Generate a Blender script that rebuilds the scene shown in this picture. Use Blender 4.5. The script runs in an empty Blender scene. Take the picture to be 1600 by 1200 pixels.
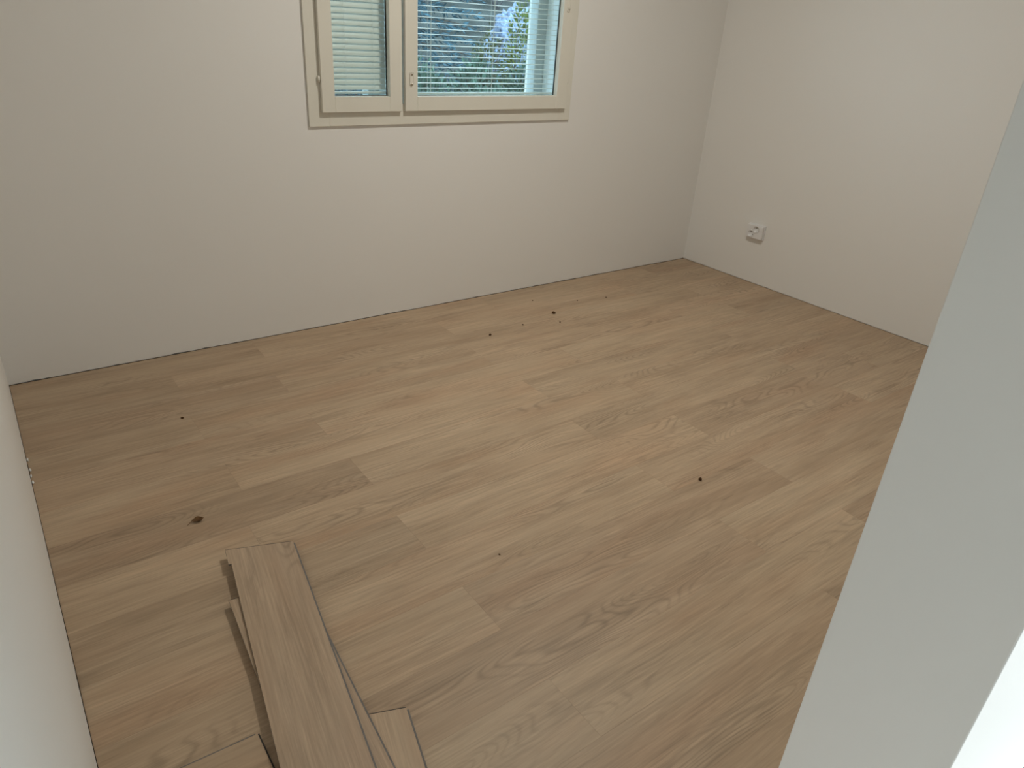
import bpy, bmesh, math, random
from mathutils import Vector, Matrix, noise as mnoise

random.seed(7)
S = bpy.context.scene
C = bpy.context.collection

# ------------------------------------------------------------------ camera
cam_d = bpy.data.cameras.new('camera')
cam_d.sensor_width = 36.0
cam_d.lens = 25.088
cam_d.clip_start = 0.01
cam = bpy.data.objects.new('camera', cam_d)
C.objects.link(cam)
yaw, pitch, roll = 0.661424918, 0.470702796, 0.0678772701
fw = Vector((math.sin(yaw) * math.cos(pitch), math.cos(yaw) * math.cos(pitch), -math.sin(pitch)))
rt = Vector((math.cos(yaw), -math.sin(yaw), 0.0))
up = rt.cross(fw)
rt2 = rt * math.cos(roll) + up * math.sin(roll)
up2 = -rt * math.sin(roll) + up * math.cos(roll)
m = Matrix((rt2, up2, -fw)).transposed().to_4x4()
m.translation = Vector((0.0577, -3.0230, 1.3480))
cam.matrix_world = m
S.camera = cam

# ------------------------------------------------------------------ world, light, exposure
S.view_settings.view_transform = 'Standard'
S.view_settings.look = 'None'
S.view_settings.gamma = 1.0
S.view_settings.use_curve_mapping = False
S.view_settings.exposure = 0.0
world = bpy.data.worlds.new('world')
S.world = world
world.use_nodes = True
bg = world.node_tree.nodes['Background']
bg.inputs['Color'].default_value = (0.62, 0.82, 1.0, 1)     # even overcast daylight
bg.inputs['Strength'].default_value = 4.0
ROOM_LAMP_W, ROOM_LAMP_COL = 20.3, (1.0, 0.97, 0.89)
HALL_LAMP_W, HALL_LAMP_COL = 15.0, (0.72, 0.91, 1.0)
ADDED_SPOT_W, ADDED_SPOT_COL = 850.0, (0.90, 0.96, 1.0)  # for the added spot that whitens the hall-side wall

W = 3.791            # room width along the back wall
H = 2.50             # ceiling height
YF, YN = -2.748, -2.921   # front wall: room face, hall face
XJ = 0.800           # right side of the doorway
HALL_Y = -4.30

# ------------------------------------------------------------------ helpers
def tag(o, label=None, cat=None, group=None, kind=None):
    if label: o['label'] = label
    if cat: o['category'] = cat
    if group: o['group'] = group
    if kind: o['kind'] = kind
    return o

def empty(name, loc=(0, 0, 0), parent=None):
    o = bpy.data.objects.new(name, None)
    C.objects.link(o)
    o.location = loc
    o.empty_display_size = 0.05
    if parent: o.parent = parent
    return o

def link(name, me, mat=None, parent=None, smooth=False):
    if mat and not me.materials:
        me.materials.append(mat)
    if smooth:
        for p in me.polygons: p.use_smooth = True
    o = bpy.data.objects.new(name, me)
    C.objects.link(o)
    if parent: o.parent = parent
    return o

def obj(name, bm, mat, parent=None, smooth=False):
    bmesh.ops.recalc_face_normals(bm, faces=bm.faces)
    me = bpy.data.meshes.new(name)
    bm.to_mesh(me); bm.free()
    return link(name, me, mat, parent, smooth)

def box(bm, x0, x1, y0, y1, z0, z1, bev=0.0, seg=1):
    r = bmesh.ops.create_cube(bm, size=1.0)
    vs = r['verts']
    for v in vs:
        v.co = Vector(((x0 + x1) / 2 + v.co.x * (x1 - x0), (y0 + y1) / 2 + v.co.y * (y1 - y0), (z0 + z1) / 2 + v.co.z * (z1 - z0)))
    if bev > 0:
        es = list({e for v in vs for e in v.link_edges})
        bmesh.ops.bevel(bm, geom=es, offset=bev, segments=seg, affect='EDGES', profile=0.5)
    return vs

def prism(bm, pts, axis, a, b):
    """extrude a closed 2-D outline between a and b along axis ('x','y','z')"""
    def P(u, v, w):
        return {'x': (w, u, v), 'y': (u, w, v), 'z': (u, v, w)}[axis]
    lo = [bm.verts.new(P(u, v, a)) for u, v in pts]
    hi = [bm.verts.new(P(u, v, b)) for u, v in pts]
    n = len(pts)
    bm.faces.new(lo); bm.faces.new(list(reversed(hi)))
    for i in range(n):
        bm.faces.new((lo[i], hi[i], hi[(i + 1) % n], lo[(i + 1) % n]))

def ring(bm, xo0, xo1, zo0, zo1, xi0, xi1, zi0, zi1, y0, y1, bev=0.0):
    """four boards round an opening: stiles run full height, rails sit between them"""
    box(bm, xo0, xi0, y0, y1, zo0, zo1, bev)
    box(bm, xi1, xo1, y0, y1, zo0, zo1, bev)
    box(bm, xi0, xi1, y0, y1, zo0, zi0, bev)
    box(bm, xi0, xi1, y0, y1, zi1, zo1, bev)

def cyl(bm, p, q, r0, r1=None, n=12):
    p, q = Vector(p), Vector(q)
    r1 = r0 if r1 is None else r1
    d = q - p
    mat = Matrix.Translation((p + q) / 2) @ d.to_track_quat('Z', 'Y').to_matrix().to_4x4()
    bmesh.ops.create_cone(bm, cap_ends=True, segments=n, radius1=r0, radius2=r1, depth=d.length, matrix=mat)

# ------------------------------------------------------------------ materials
def new_mat(name):
    mt = bpy.data.materials.new(name)
    mt.use_nodes = True
    nt = mt.node_tree
    return mt, nt, nt.nodes['Principled BSDF']

def N(nt, kind, **kw):
    n = nt.nodes.new(kind)
    for k, v in kw.items():
        if k.startswith('_'): setattr(n, k[1:], v)
        else: n.inputs[k].default_value = v
    return n

def math_node(nt, op, a, b=None, c=None):
    n = nt.nodes.new('ShaderNodeMath'); n.operation = op
    for i, v in enumerate((a, b, c)):
        if v is None: continue
        if isinstance(v, (int, float)): n.inputs[i].default_value = v
        else: nt.links.new(v, n.inputs[i])
    return n.outputs[0]

def vec_node(nt, op, a, b):
    n = nt.nodes.new('ShaderNodeVectorMath'); n.operation = op
    for i, v in enumerate((a, b)):
        if isinstance(v, (tuple, list)): n.inputs[i].default_value = v
        else: nt.links.new(v, n.inputs[i])
    return n.outputs[0]

def mixcol(nt, fac, a, b, blend='MIX'):
    n = nt.nodes.new('ShaderNodeMix'); n.data_type = 'RGBA'; n.blend_type = blend
    if isinstance(fac, (int, float)): n.inputs[0].default_value = fac
    else: nt.links.new(fac, n.inputs[0])
    for i, v in ((6, a), (7, b)):
        if isinstance(v, (tuple, list)): n.inputs[i].default_value = (*v, 1) if len(v) == 3 else v
        else: nt.links.new(v, n.inputs[i])
    return n.outputs[2]

def mrange(nt, v, a, b, c=0.0, d=1.0):
    n = nt.nodes.new('ShaderNodeMapRange')
    nt.links.new(v, n.inputs[0])
    n.inputs[1].default_value, n.inputs[2].default_value = a, b
    n.inputs[3].default_value, n.inputs[4].default_value = c, d
    return n.outputs[0]

def noise_tex(nt, vec, scale, detail=2.0, rough=0.5, dist=0.0):
    n = N(nt, 'ShaderNodeTexNoise', Scale=scale, Detail=detail, Roughness=rough, Distortion=dist)
    nt.links.new(vec, n.inputs['Vector'])
    return n.outputs['Fac']

def plain(name, col, rough=0.5, spec=0.5, var=0.0, scale=8.0, metal=0.0, bump=0.0):
    mt, nt, b = new_mat(name)
    b.inputs['Roughness'].default_value = rough
    b.inputs['Specular IOR Level'].default_value = spec
    b.inputs['Metallic'].default_value = metal
    tc = nt.nodes.new('ShaderNodeTexCoord')
    f = noise_tex(nt, tc.outputs['Object'], scale, 3.0)
    lo = tuple(max(0, c * (1 - var)) for c in col); hi = tuple(min(1, c * (1 + var)) for c in col)
    nt.links.new(mixcol(nt, mrange(nt, f, .3, .7), lo, hi), b.inputs['Base Color'])
    if bump:
        bn = N(nt, 'ShaderNodeBump', Strength=bump, Distance=0.002)
        nt.links.new(noise_tex(nt, tc.outputs['Object'], scale * 12, 2.0), bn.inputs['Height'])
        nt.links.new(bn.outputs[0], b.inputs['Normal'])
    return mt

def wood(name, light, dark, warm, grain=1.0):
    """oak-print vinyl: object x runs along the plank, Object Info colour = that plank's tone"""
    mt, nt, b = new_mat(name)
    tc = nt.nodes.new('ShaderNodeTexCoord'); oi = nt.nodes.new('ShaderNodeObjectInfo')
    comb = nt.nodes.new('ShaderNodeCombineXYZ')
    nt.links.new(math_node(nt, 'MULTIPLY', oi.outputs['Random'], 37.0), comb.inputs[0])
    nt.links.new(math_node(nt, 'MULTIPLY', oi.outputs['Random'], 91.0), comb.inputs[1])
    P = vec_node(nt, 'ADD', tc.outputs['Object'], comb.outputs[0])
    sc = lambda x, y: vec_node(nt, 'MULTIPLY', P, (x, y, 1.0))
    broad = noise_tex(nt, sc(1.3, 9.0), 1.0, 3.0, .55, .3)
    fib = noise_tex(nt, sc(6.0, 165.0), 1.0, 5.0, .68, .25)
    streak = noise_tex(nt, sc(3.6, 50.0), 1.0, 4.0, .62, .8)
    # contour lines of a stretched field: nested cathedral figure
    fld = noise_tex(nt, sc(1.25, 7.5), 1.0, 1.6, .40, .12)
    rings = math_node(nt, 'SINE', math_node(nt, 'MULTIPLY', fld, 210.0))
    rings = math_node(nt, 'POWER', mrange(nt, rings, -1, 1), 3.2)
    msk = mrange(nt, noise_tex(nt, sc(1.0, 5.0), 1.3, 1.0), .50, .68)
    rings = math_node(nt, 'MULTIPLY', rings, msk)
    col = mixcol(nt, mrange(nt, broad, .3, .7), dark, light)
    col = mixcol(nt, mrange(nt, noise_tex(nt, sc(.9, 4.0), 1.7, 1.5), .5, .75, 0, .55), col, warm)
    live = mrange(nt, noise_tex(nt, sc(2.2, 9.0), 1.0, 2.0), .35, .68, .35, 1.25)     # grain is strong in some places, faint in others
    fibv = math_node(nt, 'MULTIPLY_ADD', math_node(nt, 'MULTIPLY', mrange(nt, fib, .25, .75, -.27 * grain, .20 * grain), live), 1.0, 1.0)
    strv = mrange(nt, streak, .28, .72, 1 - .12 * grain, 1 + .10 * grain)
    rngv = math_node(nt, 'SUBTRACT', 1.0, math_node(nt, 'MULTIPLY', rings, .24 * grain))
    # sparse dark pores drawn out along the grain
    pore = mrange(nt, noise_tex(nt, sc(6.0, 90.0), 1.0, 2.0), .70, .80, 1.0, 1 - .28 * grain)
    val = math_node(nt, 'MULTIPLY', math_node(nt, 'MULTIPLY', fibv, strv), math_node(nt, 'MULTIPLY', rngv, pore))
    cv = nt.nodes.new('ShaderNodeCombineXYZ')
    for i in range(3): nt.links.new(val, cv.inputs[i])
    col = mixcol(nt, 1.0, col, cv.outputs[0], 'MULTIPLY')
    col = mixcol(nt, 1.0, col, oi.outputs['Color'], 'MULTIPLY')
    nt.links.new(col, b.inputs['Base Color'])
    b.inputs['Roughness'].default_value = .48
    b.inputs['Specular IOR Level'].default_value = .35
    bn = N(nt, 'ShaderNodeBump', Strength=.12, Distance=.001)
    nt.links.new(fib, bn.inputs['Height']); nt.links.new(bn.outputs[0], b.inputs['Normal'])
    return mt

def paint(name, col):
    mt, nt, b = new_mat(name)
    tc = nt.nodes.new('ShaderNodeTexCoord')
    f = noise_tex(nt, tc.outputs['Object'], 1.1, 2.0)
    nt.links.new(mixcol(nt, f, tuple(c * .985 for c in col), tuple(min(1, c * 1.012) for c in col)), b.inputs['Base Color'])
    b.inputs['Roughness'].default_value = .62
    b.inputs['Specular IOR Level'].default_value = .3
    bn = N(nt, 'ShaderNodeBump', Strength=.05, Distance=.001)
    nt.links.new(noise_tex(nt, tc.outputs['Object'], 420.0, 2.0), bn.inputs['Height'])
    nt.links.new(bn.outputs[0], b.inputs['Normal'])
    return mt

def glass(name, tint):
    mt = bpy.data.materials.new(name); mt.use_nodes = True
    nt = mt.node_tree; nt.nodes.clear()
    out = nt.nodes.new('ShaderNodeOutputMaterial')
    tr = nt.nodes.new('ShaderNodeBsdfTransparent'); tr.inputs[0].default_value = (*tint, 1)
    gl = nt.nodes.new('ShaderNodeBsdfGlossy'); gl.inputs['Roughness'].default_value = .02
    lw = N(nt, 'ShaderNodeLayerWeight', Blend=.5)      # Schlick reflectance, same from either side of the pane
    fr = math_node(nt, 'MULTIPLY_ADD', math_node(nt, 'POWER', lw.outputs['Facing'], 5.0), .96, .035)
    mx = nt.nodes.new('ShaderNodeMixShader')
    nt.links.new(fr, mx.inputs[0]); nt.links.new(tr.outputs[0], mx.inputs[1])
    nt.links.new(gl.outputs[0], mx.inputs[2]); nt.links.new(mx.outputs[0], out.inputs[0])
    return mt

def glow(name, col, strength):
    mt, nt, b = new_mat(name)
    b.inputs['Base Color'].default_value = (.9, .9, .9, 1)
    b.inputs['Emission Color'].default_value = (*col, 1)
    b.inputs['Emission Strength'].default_value = strength
    return mt

M = {}
M['paint'] = paint('wall_paint', (.85, .832, .798))
M['ceil'] = paint('ceiling_paint', (.86, .85, .83))
M['wood'] = wood('oak_vinyl', (.545, .405, .275), (.425, .303, .197), (.475, .305, .19))
M['core'] = plain('vinyl_core', (.20, .18, .165), .6, .3, .15, 60)
M['lock'] = plain('lock_edge', (.05, .045, .04), .7, .2, .1, 60)
M['under'] = plain('underlay', (.055, .05, .045), .9, .1, .2, 30)
M['hall_grey'] = plain('hall_floor_grey', (.50, .50, .49), .8, .2, .08, 6)
M['cream'] = plain('window_enamel', (.77, .74, .65), .35, .5, .02, 3)
M['white'] = plain('white_enamel', (.88, .91, .89), .35, .5, .02, 4)
M['outer'] = plain('outer_enamel', (.55, .60, .59), .4, .4, .03, 4)
M['slat'] = plain('blind_slat', (.72, .75, .71), .38, .5, .03, 5)
M['cord'] = plain('blind_cord', (.82, .85, .83), .8, .1, .05, 200)
M['gasket'] = plain('rubber_gasket', (.03, .035, .033), .7, .2, .1, 40)
M['metal'] = plain('satin_metal', (.62, .58, .50), .4, .5, .05, 60, .6)
M['dark'] = plain('dark_hole', (.03, .028, .025), .8, .1, .1, 40)
M['plastic'] = plain('socket_plastic', (.82, .81, .80), .35, .5, .02, 30)
M['glass'] = glass('clear_glass', (.955, .99, .985))
M['gypsum'] = plain('filler_chip', (.75, .73, .70), .8, .2, .1, 200)
M['leafdry'] = plain('dry_leaf', (.16, .085, .035), .7, .2, .4, 120, 0, .3)
M['crumb'] = plain('brown_crumb', (.075, .035, .012), .8, .2, .4, 300, 0, .4)

# ------------------------------------------------------------------ the room: floor
floor = tag(obj('floor', (lambda bm: (box(bm, -.35, W + .35, HALL_Y - .2, .40, -.25, -.0052), bm)[1])(bmesh.new()), M['under']),
            'dark underlay beneath the oak plank floor', kind='structure')
PW, PL, T = .18, 1.2225, .005

def plank_mesh(L, Wd, c=.0002):
    bm = bmesh.new()
    hx, hy = L / 2, Wd / 2
    zs = ((0, hx, hy, -T), (1, hx, hy, -c), (2, hx - c, hy - c, 0.0))
    rings_ = []
    for _, a, b2, z in zs:
        rings_.append([bm.verts.new(p) for p in ((-a, -b2, z), (a, -b2, z), (a, b2, z), (-a, b2, z))])
    bm.faces.new(rings_[0]); bm.faces.new(rings_[2])
    for r0, r1 in zip(rings_, rings_[1:]):
        for i in range(4): bm.faces.new((r0[i], r0[(i + 1) % 4], r1[(i + 1) % 4], r1[i]))
    bmesh.ops.recalc_face_normals(bm, faces=bm.faces)
    me = bpy.data.meshes.new('plank'); bm.to_mesh(me); bm.free()
    me.materials.append(M['wood'])
    return me

row_joint = [.905, .528, .880, .508, .875, .520, .877, .482, .865, .475, .870, .480, .876, .480, .870, .480]
tone = {  # (row, segment): brightness, reddish
    (0, 0): (.93, .0), (0, 1): (1.0, .1), (1, 0): (.92, .0), (1, 1): (.98, .2), (2, 0): (.88, .3), (2, 1): (1.0, 0),
    (3, 0): (.95, .0), (3, 1): (1.0, .1), (4, 0): (.97, .3), (4, 1): (1.05, 0), (5, 0): (1.03, .0), (5, 1): (1.08, 0),
    (5, 2): (.98, 0), (6, 0): (.90, .2), (6, 1): (1.05, 0), (6, 2): (.98, .1), (7, 0): (1.06, 0), (7, 1): (1.07, .1),
    (7, 2): (.98, .0), (7, 3): (.93, .3), (8, 0): (.96, 0), (8, 1): (1.08, 0), (8, 2): (.93, .3), (9, 0): (1.05, .0),
    (9, 1): (1.07, 0), (9, 2): (1.0, .2), (10, 0): (1.06, 0), (10, 1): (.95, .35), (10, 2): (.98, .1), (11, 0): (.96, .3),
    (11, 1): (.94, .35), (11, 2): (1.05, -.2), (12, 0): (1.0, -.2), (12, 1): (1.05, -.2), (12, 2): (.92, .1), (13, 1): (1.0, 0)}
GAP, EDGE = .00007, .0025
cache = {}
rng = random.Random(3)
def lay(x0, x1, y0, y1, key):
    L, Wd = round(x1 - x0, 4), round(y1 - y0, 4)
    if (L, Wd) not in cache: cache[(L, Wd)] = plank_mesh(L, Wd)
    o = bpy.data.objects.new('plank', cache[(L, Wd)]); C.objects.link(o)
    o.parent = floor; o.location = ((x0 + x1) / 2, (y0 + y1) / 2, 0)
    br, red = tone.get(key, (rng.uniform(.94, 1.05), rng.uniform(-.1, .3)))
    o.color = (br * (1 + .035 * red), br * (1 - .02 * red), br * (1 - .035 * red), 1)
for n in range(17):
    yt = -.0243 - PW * n - GAP
    yb = yt - PW + 2 * GAP
    if n == 0: yt = -EDGE
    if yb < YN: yb = YN
    if yt <= yb + .03: continue
    j = row_joint[n] if n < len(row_joint) else (.87 if n % 2 == 0 else .48)
    cuts = [.0012, j, j + PL, j + 2 * PL, W - .0010]
    for k in range(4):
        a, b_ = cuts[k], cuts[k + 1]
        if b_ > W - .0010: b_ = W - .0010
        if b_ - a < .02: continue
        lay(a + (GAP if k else 0), b_ - (GAP if k < 3 else 0), yb, yt, (n, k))

bm = bmesh.new(); box(bm, .0055, W - .0055, HALL_Y, YN - .0008, -.0052, 0.0)
obj('hall_floor', bm, M['hall_grey'], floor)  # unseen hall floor, grey chosen to keep warm bounce down

# ------------------------------------------------------------------ the room: walls
def jagged(u0, u1, top, seed, step=.02, lo=.001, hi=.0055, chips=()):
    """outline of a board whose sawn bottom edge is uneven"""
    r = random.Random(seed); pts = []
    u = u0
    while u < u1:
        z = r.uniform(lo, hi) if r.random() < .35 else r.uniform(lo, lo + .0012)
        for c0, c1, cz in chips:
            if c0 <= u <= c1: z = cz * r.uniform(.5, 1.1)
        pts.append((u, z)); u += step * r.uniform(.4, 1.2)
    pts.append((u1, lo))
    return pts + [(u1, top), (u0, top)]

WX0, WX1, WZ0, WZ1 = 1.28, 2.63, .93, 2.09      # rough opening
bm = bmesh.new()
prism(bm, jagged(0, W, WZ0, 11), 'y', 0.0, .013)
box(bm, 0, W, .013, .35, -.005, WZ0)
box(bm, 0, WX0, 0, .35, WZ0, H); box(bm, WX1, W, 0, .35, WZ0, H); box(bm, WX0, WX1, 0, .35, WZ1, H)
tag(obj('wall_back', bm, M['paint']), 'warm white painted wall with the window', kind='structure')
bm = bmesh.new()
prism(bm, jagged(HALL_Y - .2, .35, H, 5, chips=((-1.665, -1.60, .013), (-1.76, -1.665, .006), (-.70, -.61, .008))), 'x', -.013, 0.0)
box(bm, -.30, -.013, HALL_Y - .2, .35, -.005, H)
tag(obj('wall_left', bm, M['paint']), 'white painted wall on the left edge of the view', kind='structure')
bm = bmesh.new()
prism(bm, jagged(HALL_Y - .2, .35, H, 8, hi=.003), 'x', W, W + .013)
box(bm, W + .013, W + .30, HALL_Y - .2, .35, -.005, H)
tag(obj('wall_right', bm, M['paint']), 'warm white painted wall with the wall socket', kind='structure')
bm = bmesh.new()
box(bm, XJ, W, YN, YF, .0004, H, .0015, 2); box(bm, 0, XJ, YN, YF, 2.12, H)
tag(obj('wall_front', bm, M['paint']), 'white wall end at the doorway on the right', kind='structure')
bm = bmesh.new(); box(bm, -.3, W + .3, HALL_Y - .2, HALL_Y, -.005, H)
tag(obj('wall_hall', bm, M['paint']), 'white far wall of the hallway', kind='structure')
bm = bmesh.new(); box(bm, -.3, W + .3, HALL_Y - .2, .35, H, H + .2)
tag(obj('ceiling', bm, M['ceil']), 'white ceiling above room and hallway', kind='structure')

# ------------------------------------------------------------------ window
win = tag(empty('window_1', (1.95, 0, .90)), 'cream framed window with a narrow and a wide sash', kind='structure')
def wpart(name, bm, mat, parent=win, smooth=False):
    bmesh.ops.translate(bm, vec=-Vector(win.location), verts=bm.verts)
    return obj(name, bm, mat, parent, smooth)
XO0, XO1, ZO0, ZO1 = 1.246, 2.660, .901, 2.12
for nm, b_ in (('casing_board', (XO0, 1.335, -.011, 0, ZO0, ZO1)), ('casing_board', (2.585, XO1, -.011, 0, ZO0, ZO1)),
               ('casing_board', (1.335, 2.585, -.011, 0, ZO0, .988)), ('casing_board', (1.335, 2.585, -.011, 0, 2.05, ZO1))):
    bm = bmesh.new(); box(bm, *b_, .0012, 2); wpart(nm, bm, M['cream'])
bm = bmesh.new()
ring(bm, WX0, WX1, WZ0, WZ1, 1.338, 2.578, .990, 2.045, 0.0005, .130)
box(bm, 1.640, 1.700, .0005, .130, .990, 2.045)
wpart('frame', bm, M['white'])
bm = bmesh.new()
ring(bm, 1.29, 2.62, .94, 2.08, 1.395, 2.521, 1.002, 2.03, .1305, .195, .004)
box(bm, 1.585, 1.745, .1305, .195, 1.002, 2.03, .004)
osash = wpart('outer_sash', bm, M['outer'])
for a, b_ in ((1.395, 1.585), (1.745, 2.521)):
    bm = bmesh.new(); box(bm, a - .006, b_ + .006, .158, .162, .997, 2.035); wpart('pane', bm, M['glass'], osash)
bm = bmesh.new(); box(bm, 1.24, 2.67, .196, .42, .885, .925, .003); wpart('outer_sill', bm, M['white'])

def sash(x0, x1, gx0, gx1, z0=.958, z1=2.075, gz0=1.020, gz1=2.01):
    bm = bmesh.new()
    ring(bm, x0, x1, z0, z1, gx0, gx1, gz0, gz1, -.030, -.0115, .0016)
    ring(bm, gx0 - .018, gx1 + .018, gz0 - .018, gz1 + .018, gx0, gx1, gz0, gz1, -.0118, .006)
    s = wpart('sash', bm, M['cream'])
    bm = bmesh.new(); box(bm, gx0 - .004, gx1 + .004, -.0065, -.0025, gz0 - .004, gz1 + .004); wpart('pane', bm, M['glass'], s)
    bm = bmesh.new(); ring(bm, gx0 - .003, gx1 + .003, gz0 - .003, gz1 + .003, gx0 + .0035, gx1 - .0035, gz0 + .0018, gz1 - .0035, -.0024, .004)
    wpart('gasket', bm, M['gasket'], s)
    return s
s1 = sash(1.299, 1.670, 1.356, 1.611)
s2 = sash(1.686, 2.6135, 1.747, 2.549)
# hinges on the outer edges of both sashes
for s, x in ((s1, 1.2935), (s2, 2.6180)):
    for z in (1.087, 1.95):
        bm = bmesh.new()
        cyl(bm, (x, -.020, z - .013), (x, -.020, z + .013), .0045, n=10)
        cyl(bm, (x, -.020, z - .001), (x, -.020, z + .001), .0052, n=10)
        box(bm, x - .003 if s is s1 else x - .007, x + .007 if s is s1 else x + .003, -.022, -.0112, z - .012, z + .012, .001)
        h = wpart('hinge', bm, M['cream'], s, True)
# two key fittings on the stiles of the wide sash
def fitting(x, z, s):
    bm = bmesh.new()
    box(bm, x - .009, x + .009, -.0335, -.0300, z - .026, z + .026, .003, 2)
    f = wpart('key_plate', bm, M['cream'], s)
    return f
fitting(1.7155, 1.093, s2); fitting(2.578, 1.425, s2)
for x, zz in ((1.7155, (1.1125, 1.072)), (2.578, (1.412,))):
    for z in zz:
        bm = bmesh.new(); cyl(bm, (x, -.0330, z), (x, -.0385, z), .0058, .0045, 12)
        cyl(bm, (x, -.0380, z), (x, -.0390, z), .002, n=8)
        wpart('spindle', bm, M['metal'], s2, True)

# ------------------------------------------------------------------ venetian blinds between the panes
def blind(label, x0, x1, tilt, z_bot, pitch, cords, cr=.0007, curve=.0016):
    root = tag(empty('venetian_blind', ((x0 + x1) / 2, .038, 2.03)), label, 'blind', 'blinds between the window panes')
    def bpart(name, bm, mat, smooth=False):
        bmesh.ops.translate(bm, vec=-Vector(root.location), verts=bm.verts)
        return obj(name, bm, mat, root, smooth)
    L = x1 - x0
    bm = bmesh.new(); box(bm, x0, x1, .026, .050, 2.018, 2.043, .001); bpart('head_rail', bm, M['slat'])
    bm = bmesh.new(); box(bm, x0, x1, .0275, .0485, z_bot - .005, z_bot + .004, .0012); bpart('bottom_rail', bm, M['slat'])
    # one curved slat, shared by all
    bm = bmesh.new(); k = 6; hw = .0125; th = .0011
    prof = []
    for i in range(k + 1):
        t = -1 + 2 * i / k
        prof.append((t * hw, curve * (1 - t * t)))
    pts = prof + [(u, v - th) for u, v in reversed(prof)]
    prism(bm, pts, 'x', -L / 2, L / 2)
    bmesh.ops.recalc_face_normals(bm, faces=bm.faces)
    me = bpy.data.meshes.new('slat'); bm.to_mesh(me); bm.free(); me.materials.append(M['slat'])
    z = z_bot + pitch
    r = random.Random(int(x0 * 1000))
    while z < 2.005:
        o = bpy.data.objects.new('slat', me); C.objects.link(o); o.parent = root
        o.location = (0, r.uniform(-.0004, .0004), z - root.location.z)
        o.rotation_euler = (tilt + r.uniform(-.02, .02), r.uniform(-.0006, .0006), 0)
        z += pitch
    for cx in cords:
        for dy in (-.0135, .0135):
            bm = bmesh.new(); cyl(bm, (cx, .038 + dy, z_bot), (cx, .038 + dy, 2.02), cr, n=6); bpart('ladder_cord', bm, M['cord'])
        bm = bmesh.new(); cyl(bm, (cx + .004, .038 - .012, z_bot), (cx + .004, .038 - .012, 2.02), cr, n=6); bpart('lift_cord', bm, M['cord'])
    return root
blind('closed white venetian blind behind the narrow left window sash', 1.345, 1.622, math.radians(67), 1.030, .0225, (1.432, 1.562), .0004)
blind('open white venetian blind behind the wide right window sash', 1.708, 2.568, math.radians(2.5), 1.026, .0222, (1.842, 2.180, 2.520))

# ------------------------------------------------------------------ double wall socket
sock = tag(empty('wall_socket', (W, -.513, .310)), 'white double wall socket low on the right wall', 'socket')
def spart(name, bm, mat, smooth=False, parent=sock):
    bmesh.ops.translate(bm, vec=-Vector(sock.location), verts=bm.verts)
    return obj(name, bm, mat, parent, smooth)
bm = bmesh.new(); box(bm, W - .012, W, -.570, -.456, .2685, .3525, .002, 2); spart('back_box', bm, M['plastic'])
bm = bmesh.new()
box(bm, W - .030, W - .0125, -.568, -.458, .2705, .3505, .004, 3)
cov = spart('cover', bm, M['plastic'])
wells = []
for cy, cz in ((-.492, .2965), (-.5255, .3265)):
    bm = bmesh.new(); n = 28
    prof = [(.0225, 0), (.0225, .0025), (.0195, .0025), (.0175, -.0115), (0, -.0115)]
    loops = []
    for r_, d_ in prof:
        if r_ == 0: loops.append([bm.verts.new((W - .030 - d_, cy, cz))]); continue
        loops.append([bm.verts.new((W - .030 - d_, cy + r_ * math.cos(2 * math.pi * i / n), cz + r_ * math.sin(2 * math.pi * i / n))) for i in range(n)])
    for l0, l1 in zip(loops, loops[1:]):
        for i in range(n):
            if len(l1) == 1: bm.faces.new((l0[i], l0[(i + 1) % n], l1[0]))
            else: bm.faces.new((l0[i], l0[(i + 1) % n], l1[(i + 1) % n], l1[i]))
    wells.append(spart('outlet_well', bm, M['plastic'], True))
# cut the recesses out of the cover
me = cov.data
bm = bmesh.new(); bm.from_mesh(me)
cut = bmesh.new()
for cy, cz in ((-.492, .2965), (-.5255, .3265)):
    cyl(cut, (W - .034 - sock.location.x, cy + .513, cz - .31), (W - .0160 - sock.location.x, cy + .513, cz - .31), .0212, n=28)
cme = bpy.data.meshes.new('cut'); cut.to_mesh(cme); cut.free(); bm.free()
cob = bpy.data.objects.new('cut', cme); C.objects.link(cob); cob.parent = sock
md = cov.modifiers.new('recess', 'BOOLEAN'); md.object = cob; md.solver = 'EXACT'; md.operation = 'DIFFERENCE'
bpy.context.view_layer.update()
dg = bpy.context.evaluated_depsgraph_get()
nme = bpy.data.meshes.new_from_object(cov.evaluated_get(dg))
cov.modifiers.clear(); cov.data = nme
bpy.data.objects.remove(cob)
for wl, (cy, cz) in zip(wells, ((-.492, .2965), (-.5255, .3265))):
    for s_ in (-1, 1):
        bm = bmesh.new(); a = math.radians(45)
        p = (cy + s_ * .0095 * math.cos(a), cz + s_ * .0095 * math.sin(a))
        cyl(bm, (W - .0187, *p), (W - .0172, *p), .0027, n=12); spart('contact_hole', bm, M['dark'], False, wl)
    for s_ in (-1, 1):
        bm = bmesh.new(); box(bm, W - .030, W - .0186, cy - .002, cy + .002, cz + s_ * .0165 - .0012, cz + s_ * .0165 + .0012, .0003); spart('earth_clip', bm, M['metal'], False, wl)

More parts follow.
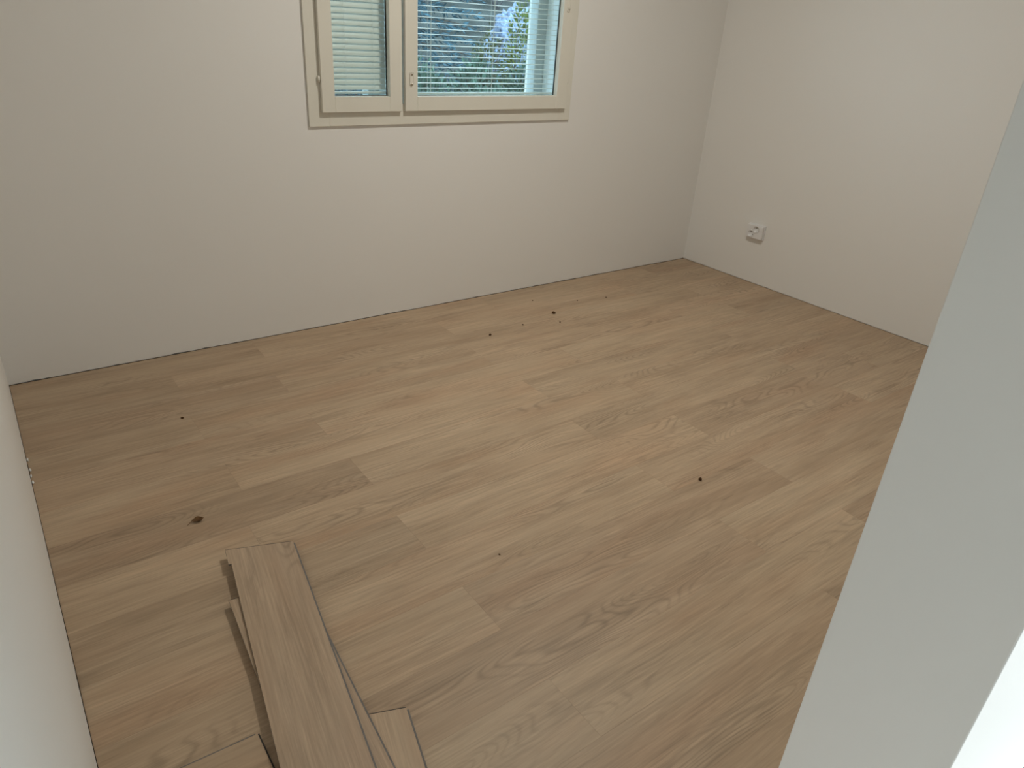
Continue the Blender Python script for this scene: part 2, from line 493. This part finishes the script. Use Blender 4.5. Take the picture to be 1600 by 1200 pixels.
# ------------------------------------------------------------------ loose planks stacked on the floor
def loose(name, label, tl, tr, toward, L, Wd, color, notch=None, lip=True, group='loose floor planks stacked by the left wall'):
    """tl, tr: far corners of the upper face; toward: direction along the plank (towards the doorway)"""
    tl, tr = Vector(tl), Vector(tr)
    ex = Vector(toward).normalized()
    ez = ex.cross(tr - tl)
    if ez.z < 0: ez = -ez
    ez.normalize()
    ey = ez.cross(ex)                            # across; local frame x along, y across, z up
    mt = Matrix((ex, ey, ez)).transposed().to_4x4()
    mid = (tl + tr) / 2 + ex * (L / 2)
    mt.translation = mid
    inv = mt.inverted(); a_, b_ = inv @ tl, inv @ tr
    sgn = 1 if b_.y > a_.y else -1
    root = tag(empty(name), label, 'plank', group)
    root.matrix_world = mt
    hx, hy = L / 2, Wd / 2
    hy = abs(b_.y - a_.y) / 2
    if notch:                                    # tongue left standing for the first stretch of the far left edge
        nl, nw = notch
        out = [(a_.x, -sgn * hy), (b_.x, sgn * hy), (hx, sgn * hy), (hx, -sgn * (hy - nw)), (a_.x + nl, -sgn * (hy - nw)), (a_.x + nl, -sgn * hy)]
    else:
        out = [(a_.x, -sgn * hy), (b_.x, sgn * hy), (hx, sgn * hy), (hx, -sgn * hy)]
    bm = bmesh.new(); prism(bm, out, 'z', -.0012, 0.0)
    w_ = obj('wear_layer', bm, M['wood'], root); w_.color = (*color, 1)
    bm = bmesh.new(); prism(bm, out, 'z', -T, -.0012); obj('core', bm, M['core'], root)
    if lip:                                      # click tongue along the right edge
        bm = bmesh.new(); box(bm, b_.x + .004, hx - .004, sgn * hy if sgn > 0 else -hy - .0045, hy + .0045 if sgn > 0 else -hy, -T + .0008, -.0022)
        obj('tongue', bm, M['core'], root)
    # locking tongue along the far end, just below the printed face
    d_ = Vector((b_.x - a_.x, b_.y - a_.y)); nrm_ = Vector((-abs(d_.y), d_.x * (1 if d_.y > 0 else -1))).normalized() * .0032
    bm = bmesh.new(); prism(bm, [(a_.x, a_.y), (b_.x, b_.y), (b_.x + nrm_.x, b_.y + nrm_.y), (a_.x + nrm_.x, a_.y + nrm_.y)], 'z', -T + .0003, -.0013)
    obj('end_tongue', bm, M['lock'], root)
    return root
top_c, c2, c3, c4 = (1.0, 1.0, 1.03), (.98, .98, 1.0), (1.03, 1.03, 1.04), (.98, .97, .96)
loose('vinyl_plank', 'loose oak plank lying tilted on top of the stack', (.3874, -1.3920, .0298), (.5568, -1.4360, .0166), (-.155, -.988, .0042), 1.2225, .178, top_c, (.062, .007))
loose('vinyl_plank', 'loose oak plank directly under the tilted top plank', (.3402, -1.5770, .0235), (.5170, -1.5900, .0106), (-.071, -.997, 0), 1.16, .178, c2)
loose('vinyl_plank', 'lowest loose oak plank at the right side of the stack', (.3940, -2.0130, .0052), (.5635, -2.0770, .0052), (-.24, -.971, 0), .80, .180, c3)
loose('vinyl_plank', 'short oak offcut on the floor between stack and left wall', (.2790, -2.1450, .0052), (.2790, -1.9650, .0052), (-.999, .045, 0), .245, .180, c4)
for k, (x, y, z) in enumerate(((.343, -1.70, .0052), (.344, -1.74, .0105), (.343, -1.72, .0158))):
    loose('vinyl_strip', ('lowest', 'middle', 'topmost')[k] + ' narrow ripped oak strip propping the tilted planks', (x, y, z), (x + .018, y - .0014, z), (-.075, -.997, 0), .30, .018, c2, None, False, 'narrow strips under the stack')

# ------------------------------------------------------------------ leaf and crumbs on the floor
leaf = tag(empty('dry_leaf', (.367, -1.188, .0)), 'curled dry brown leaf on the floor beyond the stacked planks', 'leaf')
bm = bmesh.new(); nu, nv = 10, 6; gv = []
for i in range(nu + 1):
    t = i / nu; row = []
    wd = .0105 * math.sin(math.pi * min(1, t * .96 + .04)) ** .8
    for jv in range(nv + 1):
        s_ = -1 + 2 * jv / nv
        row.append(bm.verts.new((-.015 + .032 * t, s_ * wd, .0015 + .0075 * s_ * s_ * math.sin(math.pi * t) + .006 * (t - .5) ** 2 * 4 + .001 * math.sin(9 * t + 3 * s_))))
    gv.append(row)
for i in range(nu):
    for jv in range(nv): bm.faces.new((gv[i][jv], gv[i + 1][jv], gv[i + 1][jv + 1], gv[i][jv + 1]))
bmesh.ops.remove_doubles(bm, verts=bm.verts, dist=.0002)
bmesh.ops.solidify(bm, geom=bm.faces[:], thickness=.0004)
obj('blade', bm, M['leafdry'], leaf, True)
bm = bmesh.new(); cyl(bm, (-.013, 0, .0075), (-.023, -.004, .003), .0009, .0007, 6); cyl(bm, (-.0225, -.004, .003), (-.030, -.010, .0009), .0008, .0006, 6)
obj('stem', bm, M['leafdry'], leaf)
leaf.rotation_euler = (0, 0, math.radians(-4))

crumbs = [(2.352, -.387, .0085, 'largest dark round crumb on the floor below the window'),
          (1.895, -.467, .0058, 'dark crumb on the floor, leftmost of those below the window'),
          (2.113, -.438, .0038, 'small flat dark crumb left of the largest crumb'),
          (2.303, -.499, .0034, 'tiny dark crumb just in front of the largest crumb'),
          (2.369, -.185, .0030, 'tiny crumb nearest the back wall under the window'),
          (2.592, -.298, .0030, 'tiny brown crumb right of the largest crumb'),
          (2.774, -.334, .0030, 'tiny brown crumb farthest right toward the room corner'),
          (.480, -.566, .0038, 'small dark crumb alone near the left end of the floor'),
          (1.823, -1.827, .0058, 'dark brown crumb alone in the middle of the floor'),
          (1.026, -1.774, .0022, 'tiny speck on the floor right of the stacked planks')]
for i, (x, y, r_, lb) in enumerate(crumbs):
    bm = bmesh.new(); bmesh.ops.create_icosphere(bm, subdivisions=2, radius=r_)
    for v in bm.verts:
        v.co *= 1 + .55 * mnoise.noise(v.co / r_ * .9 + Vector((i * 7.1, 0, 0)))
        v.co.z *= .75; v.co.x *= 1.2
    zmin = min(v.co.z for v in bm.verts)
    o = obj('crumb', bm, M['crumb']); o.location = (x, y, -zmin); o.rotation_euler = (0, 0, i * 1.3)
    tag(o, lb, 'crumb', 'crumbs on the floor')

for i, (y, r_, lb) in enumerate(((-.600, .0050, 'white plaster chip at the left wall, nearest the back corner'), (-.668, .0056, 'white plaster chip at the left wall, second of the cluster'),
                                 (-.706, .0048, 'white plaster chip at the left wall, third of the cluster'), (-.745, .0054, 'white plaster chip at the left wall, frontmost of the cluster'))):
    bm = bmesh.new(); bmesh.ops.create_icosphere(bm, subdivisions=2, radius=r_)
    for v in bm.verts:
        v.co *= 1 + .6 * mnoise.noise(v.co / r_ + Vector((i * 5.3, 2, 0)))
        v.co.x *= .55; v.co.y *= 1.9; v.co.z *= .5
    zmin = min(v.co.z for v in bm.verts); xmin = min(v.co.x for v in bm.verts)
    o = obj('plaster_chip', bm, M['gypsum']); o.location = (.0006 - xmin, y, -zmin)
    tag(o, lb, 'chip', 'plaster chips along the left wall')

# ------------------------------------------------------------------ ceiling lamps, then an added hall spot
def ceiling_lamp(label, x, y, power, col, rad):
    root = tag(empty('ceiling_lamp', (x, y, H)), label, 'lamp')
    bm = bmesh.new(); cyl(bm, (0, 0, -.030), (0, 0, 0), rad + .012, rad + .012, 40); obj('housing', bm, M['white'], root)
    bm = bmesh.new(); cyl(bm, (0, 0, -.046), (0, 0, -.0302), rad * .93, rad, 40); obj('diffuser', bm, glow('lamp_diffuser', col, 2.0), root)
    ld = bpy.data.lights.new('lamp_light', 'AREA'); ld.shape = 'DISK'; ld.size = rad * 2; ld.energy = power; ld.color = col
    lo = bpy.data.objects.new('lamp_light', ld); C.objects.link(lo); lo.parent = root; lo.location = (0, 0, -.050)
ceiling_lamp('round flush ceiling lamp in the middle of the room', 1.90, -1.22, ROOM_LAMP_W, ROOM_LAMP_COL, .11)
ceiling_lamp('round flush ceiling lamp in the hallway', 1.70, -3.27, HALL_LAMP_W, HALL_LAMP_COL, .27)

sp = tag(empty('added_spot', (2.90, -3.45, H)), 'added unseen spotlight in the hallway brightening the wall beside the doorway', 'lamp')  # no such fixture known; added to blow out the wall beside the doorway
aim = (Vector((1.20, YN, .48)) - Vector((2.90, -3.45, 2.36))).normalized()
bm = bmesh.new(); cyl(bm, (0, 0, -.02), (0, 0, 0), .045, .045, 24); cyl(bm, (0, 0, -.10), (0, 0, -.019), .008, .008, 10); obj('mount', bm, M['white'], sp)
bm = bmesh.new(); hd = Vector((0, 0, -.14)); cyl(bm, hd - aim * .06, hd + aim * .03, .036, .042, 24); obj('head', bm, M['white'], sp)
bm = bmesh.new(); cyl(bm, hd + aim * .0302, hd + aim * .033, .036, .036, 24); obj('lens', bm, glow('added_spot_lens', ADDED_SPOT_COL, 8.0), sp)
ld = bpy.data.lights.new('added_spot_light', 'SPOT'); ld.energy = ADDED_SPOT_W; ld.color = ADDED_SPOT_COL; ld.spot_size = math.radians(30); ld.spot_blend = .35; ld.shadow_soft_size = .035
lo = bpy.data.objects.new('added_spot_light', ld); C.objects.link(lo); lo.parent = sp; lo.location = hd + aim * .075; lo.rotation_euler = aim.to_track_quat('-Z', 'Y').to_euler()

# ------------------------------------------------------------------ garden outside the window
def foliage_mat(name, a, b2, scale=6.0):
    mt, nt, b = new_mat(name)
    geo = nt.nodes.new('ShaderNodeNewGeometry')
    f = noise_tex(nt, geo.outputs['Position'], scale, 3.0)
    r = mixcol(nt, geo.outputs['Random Per Island'], tuple(c * .6 for c in a), b2)
    nt.links.new(mixcol(nt, mrange(nt, f, .35, .65), a, r), b.inputs['Base Color'])
    b.inputs['Roughness'].default_value = .6
    return mt
M['bluespruce'] = foliage_mat('blue_spruce_needles', (.022, .085, .11), (.13, .30, .40))
M['juniper'] = foliage_mat('yellow_green_sprays', (.09, .13, .012), (.23, .29, .03))
M['olive'] = foliage_mat('olive_leaves', (.05, .07, .015), (.14, .16, .035))
M['lowleaf'] = foliage_mat('low_shrub_leaves', (.025, .07, .045), (.20, .34, .25))
M['grey'] = foliage_mat('grey_twigs', (.075, .07, .08), (.17, .16, .165))
M['bark'] = plain('bark', (.12, .09, .07), .9, .1, .4, 20, 0, .5)
M['soil'] = plain('garden_ground', (.06, .068, .065), .95, .1, .5, 1.5, 0, .5)
M['rock'] = plain('pale_rock', (.25, .31, .44), .9, .1, .75, 14, 0, .8)

# ground: falls away by the house, rises to a bank farther off
bm = bmesh.new(); G = []
nx, ny = 40, 34
def gz(x, y):
    h = -.55 + .10 * mnoise.noise(Vector((x * .35, y * .35, 0)))
    t = max(0, (y - 7.5) / 9.0)
    return h + 3.4 * t * t * (1 if t < 1.2 else 1.2 / t)
for iy in range(ny + 1):
    row = []
    for ix in range(nx + 1):
        x = -12 + 40 * ix / nx; y = .45 + 22 * iy / ny
        row.append(bm.verts.new((x, y, gz(x, y))))
    G.append(row)
for iy in range(ny):
    for ix in range(nx): bm.faces.new((G[iy][ix], G[iy][ix + 1], G[iy + 1][ix + 1], G[iy + 1][ix]))
tag(obj('ground', bm, M['soil'], None, True), 'overgrown garden ground outside the window', kind='structure')

def leaves_mesh(points, size, rnd, aspect=2.4):
    vs, fs = [], []
    for p, d in points:
        s_ = size * rnd.uniform(.6, 1.3)
        d = (d + Vector((rnd.gauss(0, .35), rnd.gauss(0, .35), rnd.gauss(0, .35)))).normalized()
        side = d.cross(Vector((rnd.gauss(0, 1), rnd.gauss(0, 1), rnd.gauss(0, 1)))).normalized() * (s_ / aspect / 2)
        nrm = d.cross(side).normalized() * s_ * .08
        k = len(vs)
        vs += [p, p + d * s_ * .45 + side + nrm, p + d * s_, p + d * s_ * .45 - side + nrm]
        fs.append((k, k + 1, k + 2, k + 3))
    me = bpy.data.meshes.new('foliage'); me.from_pydata([tuple(v) for v in vs], [], fs); me.update()
    return me

def conifer(name, label, loc, h, r0, mat, seed, n_lvl=22, group=None, leaf=.07, dens=26):
    rnd = random.Random(seed)
    root = tag(empty(name, loc), label, 'tree', group)
    bm = bmesh.new(); cyl(bm, (0, 0, -.1), (0, 0, h * .97), r0 * .06 + .02, .01, 10); obj('trunk', bm, M['bark'], root)
    pts = []; br = bmesh.new()
    for l in range(n_lvl):
        t = l / (n_lvl - 1); z0 = h * (.04 + .93 * t); R = r0 * (1 - t) ** .8 + .06
        for k in range(9):
            a = 2 * math.pi * (k / 9 + .13 * l) + rnd.uniform(-.15, .15)
            rr = R * rnd.uniform(.8, 1.1); d = Vector((math.cos(a), math.sin(a), 0))
            tip = Vector((0, 0, z0)) + d * rr + Vector((0, 0, rr * (.10 - .35 * (1 - t))))
            if l % 2 == 0: cyl(br, (0, 0, z0), tip, .012, .004, 5)
            for q in range(int(dens * rr / r0) + 6):
                u = rnd.uniform(.2, 1.0)
                lat = Vector((-d.y, d.x, 0)) * rnd.uniform(-1, 1) * .26 * rr * (1.15 - u)
                p = Vector((0, 0, z0)).lerp(tip, u) + lat + Vector((0, 0, -abs(rnd.gauss(0, .03))))
                pts.append((p, d * .9 + lat * 2 + Vector((0, 0, -.15))))
    obj('branches', br, M['bark'], root)['kind'] = 'stuff'
    o = link('foliage', leaves_mesh(pts, leaf, rnd, 3.2), mat, root); o['kind'] = 'stuff'
    return root

def shrub(name, label, loc, rx, h, mat, seed, n=1800, leaf=.055, group=None, stems=9, cat='shrub', fill=.55):
    rnd = random.Random(seed)
    root = tag(empty(name, loc), label, cat, group)
    bm = bmesh.new()
    for k in range(stems):
        a = 2 * math.pi * k / stems + rnd.uniform(-.3, .3); b0 = Vector((.06 * math.cos(a), .06 * math.sin(a), -.05))
        e = Vector((rx * .7 * math.cos(a), rx * .7 * math.sin(a), h * rnd.uniform(.6, .95)))
        mid = b0.lerp(e, .5) + Vector((rnd.gauss(0, .05), rnd.gauss(0, .05), .05))
        cyl(bm, b0, mid, .012, .009, 6); cyl(bm, mid, e, .009, .004, 6)
    obj('stems', bm, M['bark'], root)['kind'] = 'stuff'
    pts = []
    for _ in range(n):
        while True:
            v = Vector((rnd.uniform(-1, 1), rnd.uniform(-1, 1), rnd.uniform(-1, 1)))
            if fill < v.length < 1: break
        lump = 1 + .22 * mnoise.noise(v * 2.3 + Vector((seed, 0, 0)))
        pts.append((Vector((v.x * rx * lump, v.y * rx * lump, h * .55 + v.z * h * .47 * lump)), v.normalized() * .7 + Vector((0, 0, .4))))
    o = link('foliage', leaves_mesh(pts, leaf, rnd), mat, root); o['kind'] = 'stuff'
    return root

def bare_bush(name, label, loc, h, seed, group=None):
    rnd = random.Random(seed)
    root = tag(empty(name, loc), label, 'bush', group)
    bm = bmesh.new()
    def grow(p, d, L, r, lv):
        q = p + d * L
        cyl(bm, p, q, r, r * .65, 5)
        if lv == 0: return
        for _ in range(3):
            nd = (d + Vector((rnd.gauss(0, .45), rnd.gauss(0, .45), rnd.gauss(.05, .3)))).normalized()
            grow(p.lerp(q, rnd.uniform(.5, 1)), nd, L * rnd.uniform(.55, .8), r * .6, lv - 1)
    for k in range(6):
        a = 2 * math.pi * k / 6
        grow(Vector((0, 0, -.1)), Vector((.5 * math.cos(a), .5 * math.sin(a), .85)).normalized(), h * .45, .018, 3)
    obj('branches', bm, M['grey'], root)['kind'] = 'stuff'
    return root

conifer('blue_spruce', 'blue-green spruce with layered branches behind the blind, left of the pale rock', (6.5, 9.2, gz(6.5, 9.2)), 5.4, 2.2, M['bluespruce'], 4, 26, None, .13, 64)
shrub('juniper_bush', 'yellow-green bush at the right edge of the view, before the pale rock', (7.12, 6.3, gz(7.12, 6.3)), .30, 2.15, M['juniper'], 9, 2600, .06, None, 9, 'shrub', .45)
shrub('olive_bush', 'small olive-green bush between the spruce and the pale rock', (6.48, 6.3, gz(6.48, 6.3)), .27, 1.75, M['olive'], 15, 1500, .06)
low = [(4.10, 4.0, .37, 1.15), (4.98, 4.1, .38, 1.20), (5.88, 4.2, .36, 1.22), (4.70, 5.2, .40, 1.32), (5.62, 5.3, .40, 1.38), (6.48, 5.35, .36, 1.36)]
lbl = ['low green shrub nearest the window, under the left end of the open blind', 'low green shrub in the middle of the front row along the window bottom', 'low green shrub at the right end of the front row along the window bottom',
       'low shrub in the second row, before the blue-green spruce', 'low shrub in the middle of the second row', 'low shrub at the right of the second row, before the yellow-green bush']
for k, (x, y, rx, h) in enumerate(low):
    shrub('low_shrub', lbl[k], (x, y, gz(x, y)), rx, h, M['lowleaf'], 30 + k, 1700, .095, 'low shrubs outside the window')
for k, (x, y, h, lb) in enumerate(((9.2, 13.6, 2.4, 'bare grey bush on the bank, left of the pale rock'), (12.4, 14.6, 2.4, 'bare grey bush highest on the bank, right of the pale rock'))):
    bare_bush('bare_bush', lb, (x, y, gz(x, y)), h, 50 + k, 'bare bushes on the bank')
# pale rock
bm = bmesh.new(); bmesh.ops.create_icosphere(bm, subdivisions=5, radius=1.0)
for v in bm.verts:
    d = v.co.copy()
    v.co *= 1 + .40 * mnoise.noise(d * 1.8 + Vector((3, 1, 0))) + .22 * mnoise.noise(d * 4.5) + .10 * mnoise.noise(d * 12)
    v.co.x *= .56; v.co.y *= .5; v.co.z *= .85
rk = obj('rock', bm, M['rock'], None, True); rk.location = (10.32, 11.0, .72); rk.rotation_euler = (0, .16, .5)
tag(rk, 'large pale blue-grey rock among the bushes outside the window', 'rock')
